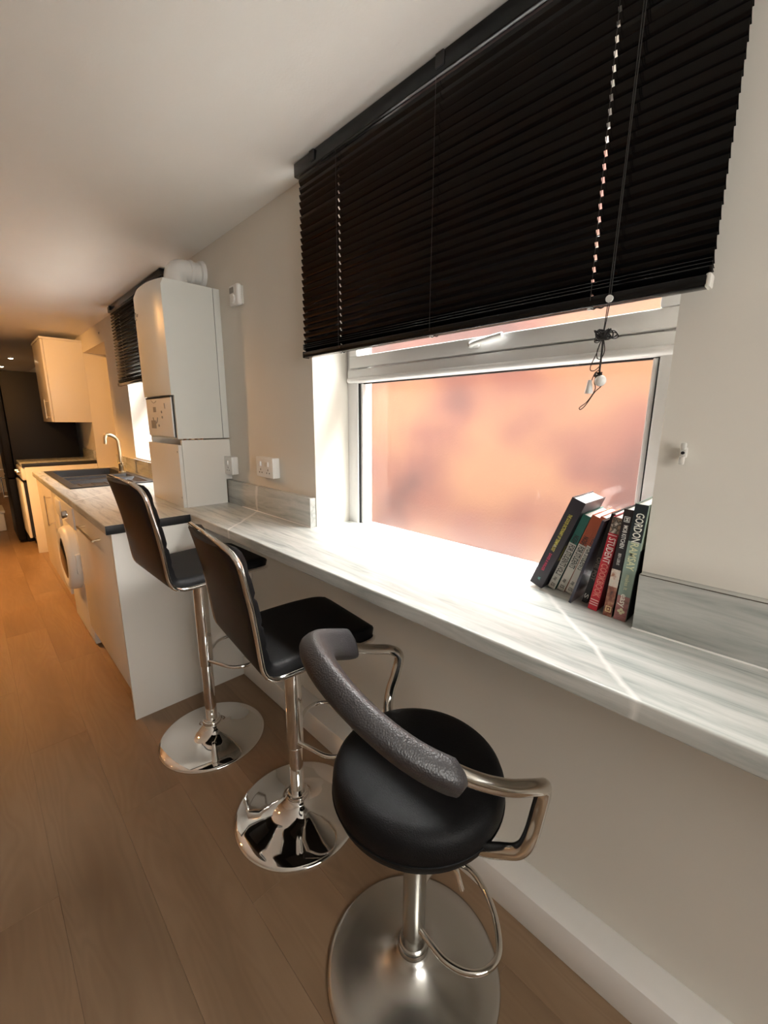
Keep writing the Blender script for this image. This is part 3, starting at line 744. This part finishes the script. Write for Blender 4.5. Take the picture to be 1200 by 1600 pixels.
box('lid', (-0.25, -0.23, 0.214), (0.25, 0.23, 0.245), M['white_plastic'], sb, 0.008)

# ------------------------------------------------------------------ ceiling downlights (warm)
def downlight(x, y, label, power, group=None, spread=105, aim=None):
    t = thing('ceiling_downlight', label, 'downlight', (x, y, CEIL), 0, group)
    lathe('bezel', [(0.030, 0.0), (0.043, 0.0), (0.043, -0.003), (0.038, -0.006), (0.030, -0.004)], M['satin'], t, 28)
    lathe('lens', [(0, -0.014), (0.014, -0.0125), (0.024, -0.008), (0.030, -0.001), (0, -0.001)], M['lens'], t, 24)
    nm = 'downlight_beam_offscreen' if aim else 'downlight_beam'
    l = bpy.data.lights.new(nm, 'SPOT'); l.energy = power; l.color = (1.0, 0.47, 0.125); l.spot_size = math.radians(spread); l.spot_blend = 0.7; l.shadow_soft_size = 0.03
    lo = bpy.data.objects.new(nm, l); COL.objects.link(lo); lo.parent = t; lo.location = (0, 0, -0.02)
    if aim: lo.rotation_euler = (Vector(aim)-Vector((x, y, CEIL-0.02))).to_track_quat('-Z', 'Y').to_euler()
    return t
for i, (x, y) in enumerate(((-2.6, -1.15), (-3.2, -1.45))):
    downlight(x, y, ['warm recessed ceiling downlight over the floor beside the sink', 'warm recessed ceiling downlight over the floor beside the wall cabinet'][i], (105, 270)[i], None, (80, 95)[i], ((-3.9, -0.30, 1.30), (-2.9, -0.8, 0.0))[i])
downlight(-1.75, -1.55, 'warm recessed ceiling downlight over the floor beside the washing machine', 55, None, 80, (-1.35, -0.35, 1.05))
downlight(-6.55, -0.36, 'small recessed ceiling downlight just past the black fridge', 14, 'downlights past the fridge')
downlight(-7.9, -0.39, 'small recessed ceiling downlight farthest beyond the black fridge', 14, 'downlights past the fridge')

# ------------------------------------------------------------------ stools
def stool_base(t, z_sleeve, z_top, met, met2, foot_fn):
    lathe('base', [(0.0, 0.0), (0.2095, 0.0), (0.211, 0.003), (0.2095, 0.007), (0.200, 0.0105), (0.165, 0.0155), (0.130, 0.021), (0.100, 0.0275), (0.075, 0.036), (0.056, 0.047), (0.043, 0.058), (0.036, 0.070), (0.0, 0.070)], met, t, 96, sm=60)
    cl = lathe('collar', [(0.027, 0.066), (0.036, 0.066), (0.038, 0.070), (0.038, 0.077), (0.036, 0.081), (0.033, 0.082), (0.033, 0.087), (0.030, 0.090), (0.027, 0.090)], met2, t, 40)
    lathe('column', [(0.0, 0.07), (0.0225, 0.07), (0.0225, z_sleeve+0.02), (0, z_sleeve+0.02)], met2, t, 32)
    lathe('sleeve', [(0.0225, z_sleeve), (0.0265, z_sleeve), (0.0272, z_sleeve+0.003), (0.0272, z_top), (0.0, z_top)], met2, t, 32)
    return t
def loop_foot(t, z, half, met, r=0.0075, a=0.0):
    pts = [(-x, y, z) for x, y in half]+[(x, y, z) for x, y in reversed(half[:-1])]
    rot = Matrix.Rotation(a, 3, 'Z')
    return tube('footrest', [rot @ p for p in catmull(pts, 7)], r, met, t, 12)
LOOP_A = [(0.022, 0.004), (0.07, 0.035), (0.115, 0.065), (0.136, 0.10), (0.136, 0.14), (0.11, 0.175), (0.05, 0.19), (0.0, 0.192)]
LOOP_B = [(0.018, 0.008), (0.055, 0.030), (0.09, 0.055), (0.115, 0.095), (0.116, 0.140), (0.085, 0.180), (0.0, 0.198)]
# --- shell stools: a bent leatherette shell with a chrome edge
PROF = [(0.222, -0.012), (0.205, 0.000), (0.175, 0.006), (0.10, 0.009), (0.02, 0.007), (-0.06, 0.004), (-0.115, 0.004), (-0.146, 0.013), (-0.163, 0.034), (-0.172, 0.066), (-0.183, 0.125), (-0.200, 0.205), (-0.222, 0.29), (-0.244, 0.372)]
PC = [p for p in catmull([(0, a, b_) for a, b_ in PROF], 6)]
LEN = [0.0]
for a, b_ in zip(PC, PC[1:]): LEN.append(LEN[-1]+(b_-a).length)
TOT = LEN[-1]
def prof_at(s):
    s = max(0.0, min(TOT, s)); i = 0
    while i < len(LEN)-2 and LEN[i+1] < s: i += 1
    t = (s-LEN[i])/max(1e-9, LEN[i+1]-LEN[i]); p = PC[i].lerp(PC[i+1], t)
    d = (PC[min(i+2, len(PC)-1)]-PC[max(i-1, 0)]).normalized()
    n = Vector((0, d.z, -d.y))      # towards the sitter
    return p, n
FLIP = 1
HWD = 0.186
def halfw(s):
    r = 0.055
    d = min(s, TOT-s); rr = r if s > TOT/2 else 0.07
    w_ = HWD-(0.008 if s < TOT/2 else 0.0)*max(0, 1-s/0.2)
    if d < rr: w_ = w_-rr+math.sqrt(max(0, rr*rr-(rr-d)**2))
    return w_
def wrap(x, s):
    k = max(0.0, (s-TOT*0.52)/(TOT*0.48)); return 0.030*k*(x/HWD)**2
def shell_pt(x, s, off):
    p, n = prof_at(s); q = p+n*off*FLIP
    return Vector((x, q.y+wrap(x, s), q.z))
def shell_stool(label, loc, th, h, zs, group):
    t = thing('bar_stool', label, 'stool', (loc[0], loc[1], 0), th, group)
    stool_base(t, zs, h-0.012, M['chrome'], M['chrome'], None)
    S = [TOT*(0.002+0.996*k/56) for k in range(57)]; nu = 20
    def surf(name, offf, inset, mt, channels):
        bm = bmesh.new(); G = []
        for s in S:
            w_ = max(0.004, halfw(s)-inset); row = []
            ends = min(1.0, min(s, TOT-s)/0.03)
            for k in range(nu+1):
                u = -math.cos(PI*k/nu); u = 0.55*u+0.45*(2*k/nu-1)
                row.append(bm.verts.new(shell_pt(u*w_, s, offf(u, s, ends))))
            G.append(row)
        Bk = [[bm.verts.new(shell_pt((-math.cos(PI*k/nu)*0.55+0.45*(2*k/nu-1))*max(0.004, halfw(s)-inset), s, 0.0)) for k in range(nu+1)] for s in S]
        n = len(S)
        for i in range(n-1):
            for k in range(nu):
                bm.faces.new((G[i][k], G[i][k+1], G[i+1][k+1], G[i+1][k])); bm.faces.new((Bk[i][k], Bk[i+1][k], Bk[i+1][k+1], Bk[i][k+1]))
            bm.faces.new((G[i][0], G[i+1][0], Bk[i+1][0], Bk[i][0])); bm.faces.new((G[i][nu], Bk[i][nu], Bk[i+1][nu], G[i+1][nu]))
        for k in range(nu):
            bm.faces.new((G[0][k], Bk[0][k], Bk[0][k+1], G[0][k+1])); bm.faces.new((G[n-1][k], G[n-1][k+1], Bk[n-1][k+1], Bk[n-1][k]))
        o = link(name, from_bm(bm, 75), mt, t); o.location = (0, 0, h); return o
    def pad(u, s, ends):
        e = min(1.0, (1-abs(u))/0.12)
        bulge = math.sqrt(max(0.0, 1-(1-e)**2))*math.sqrt(max(0.0, 1-(1-ends)**2))
        ch = 1.0
        if s > TOT*0.50:
            ph = (s-TOT*0.50)/(TOT*0.5)*5.0; q = abs((ph % 1.0)-0.5)*2   # 1 at a seam
            ch = 1.0-0.42*max(0, (q-0.72)/0.28)**1.5
        return 0.004+0.026*bulge*ch
    surf('seat_pad', pad, 0.007, M['leather'], True)
    surf('shell_back', lambda u, s, e: -0.006-0.003*min(1, (1-abs(u))/0.1), 0.004, M['leather_back'], False)
    # chrome edge following the outline
    per = [shell_pt(halfw(s)+0.001, s, -0.002) for s in S]+[shell_pt(-halfw(s)-0.001, s, -0.002) for s in reversed(S)]
    per = [p+Vector((0, 0, h)) for p in per]
    tube('chrome_edge', per, 0.0074, M['chrome'], t, 10, True)
    box('seat_plate', (-0.09, -0.09, h-0.020), (0.09, 0.09, h-0.004), M['black'], t, 0.003)
    tube('lever', [(0.02, 0.03, h-0.022), (0.10, 0.10, h-0.026), (0.135, 0.13, h-0.030)], 0.005, M['chrome'], t, 10)
    return t
s1 = shell_stool('black bar stool with chrome edge standing beside the kitchen end panel', (-0.228, -0.385), 0.02, 0.75, 0.335, 'bar stools along the breakfast bar')
loop_foot(s1, 0.362, LOOP_A, M['chrome'], 0.007, -0.22)
s2 = shell_stool('black bar stool with chrome edge in the middle of the row of three', (0.333, -0.323), -0.10, 0.655, 0.262, 'bar stools along the breakfast bar')
loop_foot(s2, 0.288, LOOP_A, M['chrome'], 0.007, -0.21)
# --- round stool with wrap-around back
t = thing('bar_stool', 'round black padded bar stool with wrap-around back and chrome arms', 'stool', (0.894, -0.358, 0), math.radians(-15), 'bar stools along the breakfast bar')
stool_base(t, 0.112, 0.515, M['satin'], M['satin'], None)
lathe('seat', [(0.0, 0.500), (0.120, 0.500), (0.156, 0.5015), (0.170, 0.507), (0.180, 0.519), (0.185, 0.536), (0.1865, 0.556), (0.185, 0.574), (0.180, 0.587), (0.171, 0.596), (0.155, 0.6015), (0.10, 0.604), (0.0, 0.605)], M['leather'], t, 72, sm=70)
tube('piping', [(0.1855*math.cos(2*PI*k/72), 0.1855*math.sin(2*PI*k/72), 0.540) for k in range(72)], 0.0022, M['leather'], t, 8, True)
# backrest: fat oval bar swept round the back
def arc_pt(a, r, z): return Vector((r*math.sin(a), -r*math.cos(a), z))     # a=0 straight behind
bm = bmesh.new(); n = 44; seg = 20; rings = []
A0, A1 = math.radians(-80), math.radians(73)
for i in range(n+1):
    f_ = i/n; a = A0+(A1-A0)*f_
    k = math.cos((f_-0.5)*PI)
    z = 0.772+0.104*k**1.2
    c_ = arc_pt(a, 0.236-0.028*k, z)
    end = min(1.0, min(f_, 1-f_)/0.035); sc = math.sqrt(max(0.0, 1-(1-end)**2))*0.6+0.4 if end < 1 else 1.0
    if end == 0: sc = 0.4
    rad = arc_pt(a, 1, 0); upv = Vector((0, 0, 1))
    lean = 0.62
    ax1 = (upv*math.cos(lean)+rad*math.sin(lean)); ax2 = (rad*math.cos(lean)-upv*math.sin(lean))
    hh, ww = 0.039, 0.026
    ring = []
    for q in range(seg):
        b_ = 2*PI*q/seg; cs, sn = math.cos(b_), math.sin(b_)
        e_ = 0.68
        ring.append(bm.verts.new(c_+ax1*hh*sc*math.copysign(abs(sn)**e_, sn)+ax2*ww*sc*math.copysign(abs(cs)**e_, cs)))
    rings.append(ring)
for A_, B_ in zip(rings, rings[1:]):
    for q in range(seg): bm.faces.new((A_[q], A_[(q+1) % seg], B_[(q+1) % seg], B_[q]))
bm.faces.new(rings[0][::-1]); bm.faces.new(rings[-1])
link('backrest', from_bm(bm, 60), M['leather_pad'], t)
for sgn in (-1, 1):
    pts = [arc_pt(sgn*math.radians(58), 0.230, 0.812), arc_pt(sgn*math.radians(76), 0.232, 0.768), arc_pt(sgn*math.radians(92), 0.244, 0.735),
           arc_pt(sgn*math.radians(106), 0.262, 0.712), arc_pt(sgn*math.radians(112), 0.264, 0.690), arc_pt(sgn*math.radians(110), 0.260, 0.640), arc_pt(sgn*math.radians(107), 0.256, 0.600),
           arc_pt(sgn*math.radians(105), 0.246, 0.572), arc_pt(sgn*math.radians(103), 0.222, 0.553), arc_pt(sgn*math.radians(99), 0.16, 0.520), arc_pt(sgn*math.radians(95), 0.05, 0.500)]
    tube('arm_tube', catmull(pts, 7), 0.0135, M['tubech'], t, 16)
tube('lever', [(0.0, 0.05, 0.495), (0.10, 0.10, 0.475), (0.125, 0.115, 0.40)] if False else [(0.03, 0.0, 0.492), (0.14, -0.012, 0.484), (0.150, -0.006, 0.465), (0.156, 0.003, 0.424)], 0.005, M['chrome'], t, 10)
loop_foot(t, 0.145, LOOP_B, M['tubech'], 0.0075, -0.36)
lathe('seat_plate', [(0, 0.488), (0.085, 0.488), (0.095, 0.501), (0, 0.501)], M['black'], t, 28)

# ------------------------------------------------------------------ books
def text_mesh(body, size, mt, spacing=1.0, bold=0.0):
    cu = bpy.data.curves.new('t', 'FONT'); cu.body = body; cu.size = size; cu.align_x = 'CENTER'; cu.align_y = 'CENTER'
    cu.extrude = 0.00015; cu.space_character = spacing; cu.resolution_u = 2; cu.offset = bold
    o = bpy.data.objects.new('t', cu); COL.objects.link(o)
    dg = bpy.context.evaluated_depsgraph_get(); dg.update()
    me = bpy.data.meshes.new_from_object(o.evaluated_get(dg)); bpy.data.objects.remove(o)
    me.materials.clear(); me.materials.append(mt)
    return me
BM = {}
def bmat(c, r=0.5):
    key = tuple(round(x, 4) for x in c)+(r,)
    if key not in BM: BM[key] = mat('book_ink_%d' % len(BM), c, r)
    return BM[key]
def motley(name, cols, scale):
    m = mat(name, cols[0], 0.35); v = coords(m); n = noise(m, v, scale, 2)
    setcol(m, ramp(m, n, [(0.30+0.4*k/(len(cols)-1), c) for k, c in enumerate(cols)])); return m
def book(label, t, d, h, cover, items, bands=(), front=None):
    """items: (text, z_centre, x_frac, length, size, colour); bands: (z0,z1,mat)"""
    b = thing('book', label, 'book', (0, 0, 0), 0, 'books leaning by the window')
    ct = 0.0016
    bm = bmesh.new(); add_box(bm, (0, 0, 0), (t, ct, h)); add_box(bm, (0, ct, 0), (ct, d, h)); add_box(bm, (t-ct, ct, 0), (t, d, h))
    cv = link('cover', from_bm(bm), cover, b)
    box('page_block', (ct+0.0001, ct+0.0001, 0.003), (t-ct-0.0001, d-0.003, h-0.003), M['paper'], b)
    for z0, z1, mt in bands: box('spine_band', (0.0002, -0.0004, z0), (t-0.0002, 0.0006, z1), mt, cv)
    for body, zc, xf, length, size, colr in items:
        me = text_mesh(body, size, bmat(colr), 1.0, size*0.014)
        xs_ = [v.co.x for v in me.vertices]; ys_ = [v.co.y for v in me.vertices]
        sx = length/(max(xs_)-min(xs_)); o = link('spine_lettering', me, None, cv)
        o.scale = (sx, 1, 1); o.rotation_euler = (PI/2, PI/2, 0); o.location = (xf*t, -0.0007, zc)
    if front: front(cv, t, d, h)
    return b
def dict_front(cv, t, d, h):
    for zc, yc, hh in ((0.155, 0.045, 0.05), (0.105, 0.035, 0.045)):
        boxes('cover_print', [((t, yc-0.018, zc-hh/2), (t+0.0004, yc+0.02, zc-hh/2+0.004)), ((t, yc-0.018, zc+hh/2-0.004), (t+0.0004, yc+0.02, zc+hh/2)), ((t, yc-0.018, zc-hh/2), (t+0.0004, yc-0.012, zc+hh/2))], bmat((0.50, 0.45, 0.10)), cv)
grey = bmat((0.60, 0.58, 0.52), 0.6); Wt = (0.72, 0.71, 0.67); Bk = (0.02, 0.02, 0.02)
teal, orng = bmat((0.03, 0.17, 0.14)), bmat((0.42, 0.085, 0.03))
books = []
books.append((book('thick black paperback dictionary with yellow and pink spine lettering', 0.034, 0.13, 0.250, bmat((0.022, 0.018, 0.026)),
    [('THE GOOD DICTIONARY OF TERMINOLOGY', 0.158, 0.45, 0.105, 0.012, (0.62, 0.56, 0.12)), ('DAVID A WALKER', 0.072, 0.45, 0.052, 0.010, (0.55, 0.04, 0.10)), ('A', 0.121, 0.45, 0.006, 0.007, (0.4, 0.45, 0.5)), ('W', 0.022, 0.5, 0.008, 0.010, (0.15, 0.42, 0.38))], (), dict_front), 0.925, 0.040, 0.034, 0.250))
for lb, colb, txt, x_, yy, ln in (('grey and teal student cookbook, volume two, against the thick dictionary', teal, 'FOR STUDENTS VOL.2', 0.966, 0.058, 0.088),
                     ('grey and orange student cookbook next to the teal volume two', orng, 'FOR STUDENTS', 0.989, 0.060, 0.062),
                     ('grey and orange student cookbook against the thin dark book', orng, 'FOR STUDENTS', 1.011, 0.057, 0.062)):
    zc = 0.132-ln/2-0.002
    books.append((book(lb, 0.0185, 0.130, 0.212, colb, [('NOSH', 0.146, 0.5, 0.022, 0.017, (0.035, 0.03, 0.03)), (txt, zc, 0.5, ln, 0.019, Bk), ('may', 0.028, 0.5, 0.010, 0.013, (0.12, 0.11, 0.1)), ('IS', 0.011, 0.5, 0.009, 0.014, (0.12, 0.11, 0.1))],
                 [(0.0, 0.134, grey)]), x_, yy, 0.0185, 0.212))
books.append((book('thin dark glossy booklet leaning between the cookbooks', 0.006, 0.17, 0.215, bmat((0.03, 0.03, 0.045), 0.2), []), 1.041, 0.004, 0.006, 0.215))
books.append((book('slim black cookbook with grey spine lettering beside the red one', 0.012, 0.13, 0.225, bmat((0.012, 0.012, 0.012)), [('ONE POT', 0.090, 0.5, 0.058, 0.012, (0.20, 0.17, 0.14)), ('S', 0.018, 0.5, 0.012, 0.013, Wt)]), 1.062, 0.030, 0.012, 0.225))
red = bmat((0.42, 0.012, 0.025))
def red_top(cv, t, d, h):
    box('spine_photo', (0.0003, -0.0005, 0.186), (t-0.0003, 0.0004, h), motley('spine_photo', [(0.6, 0.55, 0.48), (0.03, 0.025, 0.02), (0.35, 0.25, 0.18), (0.08, 0.12, 0.10)], 70), cv)
    for z in (0.018, 0.0125, 0.024): box('spine_rule', (0.001, -0.0006, z), (t-0.001, 0.0004, z+0.0018), bmat((0.75, 0.55, 0.5)), cv)
books.append((book('bright red student cookbook with thin white spine lettering', 0.0195, 0.150, 0.222, red, [('| STUDENT', 0.150, 0.5, 0.066, 0.0195, (0.80, 0.66, 0.62)), ('COOKBOOK', 0.074, 0.5, 0.082, 0.0195, (0.62, 0.20, 0.16))], (), red_top), 1.086, 0.002, 0.0195, 0.222))
def mob_bands(cv, t, d, h):
    box('spine_photo', (0.0003, -0.0005, 0.070), (t-0.0003, 0.0004, 0.110), motley('spine_photo_pale', [(0.6, 0.55, 0.48), (0.66, 0.56, 0.48), (0.35, 0.16, 0.10)], 90), cv)
    box('spine_photo', (0.0003, -0.0005, 0.0), (t-0.0003, 0.0004, 0.070), motley('spine_photo_dark', [(0.05, 0.012, 0.01), (0.20, 0.06, 0.035), (0.40, 0.20, 0.12)], 80), cv)
    boxes('publisher_mark', [((t/2-0.006, -0.0007, 0.010), (t/2+0.006, -0.0004, 0.012)), ((t/2-0.006, -0.0007, 0.022), (t/2+0.006, -0.0004, 0.024)), ((t/2-0.006, -0.0007, 0.010), (t/2-0.004, -0.0004, 0.024)), ((t/2+0.004, -0.0007, 0.010), (t/2+0.006, -0.0004, 0.024)), ((t/2-0.0015, -0.0007, 0.015), (t/2+0.0015, -0.0004, 0.019))], bmat((0.62, 0.48, 0.25)), cv)
    q = 0.222
    boxes('spine_logo', [((t/2-0.0055, -0.0007, q-0.006), (t/2+0.0055, -0.0004, q-0.0048)), ((t/2-0.0055, -0.0007, q+0.0048), (t/2+0.0055, -0.0004, q+0.006)), ((t/2-0.0055, -0.0007, q-0.006), (t/2-0.0043, -0.0004, q+0.006)), ((t/2+0.0043, -0.0007, q-0.006), (t/2+0.0055, -0.0004, q+0.006))], bmat(Wt), cv)
books.append((book('black cookbook with white lettering and a red and cream photo on the spine', 0.0185, 0.165, 0.243, bmat((0.014, 0.010, 0.012)), [('M', 0.222, 0.5, 0.007, 0.009, Wt), ('MOB KITCHEN', 0.184, 0.5, 0.050, 0.0115, Wt), ('BEN LEBUS', 0.134, 0.5, 0.026, 0.008, (0.5, 0.5, 0.48))], (), mob_bands), 1.121, -0.006, 0.0185, 0.243))
sage = bmat((0.24, 0.32, 0.27))
def gr_front(cv, t, d, h):
    box('spine_photo', (0.0003, -0.0005, 0.0), (t-0.0003, 0.0004, 0.056), motley('spine_photo_rose', [(0.22, 0.07, 0.07), (0.36, 0.15, 0.14), (0.20, 0.10, 0.08)], 60), cv)
    box('cover_photo', (t, 0.004, 0.16), (t+0.0004, d-0.002, h-0.002), bmat((0.33, 0.38, 0.29)), cv)
    box('cover_photo', (t, 0.004, 0.002), (t+0.0004, d-0.002, 0.16), bmat((0.02, 0.022, 0.022)), cv)
    bm = bmesh.new()
    for k in range(4):
        a = k*PI/2; c_ = (t/2+0.0042*math.cos(a), 0.021+0.0042*math.sin(a))
        add_lathe(bm, [(0, -0.0009), (0.0032, -0.0009), (0.0032, -0.0004), (0, -0.0004)], 12, (c_[0], 0, c_[1]), 'y')
    link('publisher_mark', from_bm(bm), bmat((0.66, 0.62, 0.40)), cv)
books.append((book('tall sage and dark cookbook with big cream spine lettering against the window reveal', 0.0245, 0.165, 0.257, sage, [('GORDON', 0.2075, 0.5, 0.062, 0.021, (0.80, 0.79, 0.70)), ('RAMSAY', 0.146, 0.5, 0.060, 0.021, (0.66, 0.66, 0.42)), ('makes it', 0.088, 0.5, 0.034, 0.011, (0.62, 0.64, 0.44)), ('easy', 0.046, 0.5, 0.030, 0.018, (0.80, 0.76, 0.66))],
      [(0.178, 0.257, bmat((0.012, 0.02, 0.024)))], gr_front), 1.1440, -0.0085, 0.0245, 0.257))
# settle the row: from the reveal leftwards every book leans on its right-hand neighbour
def corners(x, t, h, a):
    z0 = t*math.sin(a)
    return dict(bl=(x, z0), br=(x+t*math.cos(a), 0.0), tr=(x+t*math.cos(a)+h*math.sin(a), h*math.cos(a)), tl=(x+h*math.sin(a), z0+h*math.cos(a)))
right = [(W1R-0.001, 0.0), (W1R-0.001, 0.6)]
for b_, x, yy, t_, h_ in reversed(books):
    lean = 0.5
    def gap(a):
        c = corners(x, t_, h_, a); (xa, za), (xb, zb) = right
        g = 1e9
        def xl(z): return xa+(xb-xa)*(z-za)/(zb-za)
        tr = c['tr']
        if tr[1] <= zb: g = min(g, xl(tr[1])-tr[0])
        else:      # neighbour shorter: its top-left corner against our right face
            f_ = (zb-0.0)/max(1e-6, tr[1]); g = min(g, xb-(c['br'][0]+(tr[0]-c['br'][0])*f_))
        g = min(g, xl(max(0.0, za))-c['br'][0] if za <= 0.001 else 1e9)
        return g
    while lean > 0.0 and gap(lean) < 0.0004: lean -= 0.002
    lean = max(lean, 0.0)
    if gap(lean) < 0: x += gap(lean)-0.0004
    c = corners(x, t_, h_, lean)
    b_.location = (x, yy, H+c['bl'][1]); b_.rotation_euler = (0, lean, 0)
    right = [c['bl'], c['tl']]
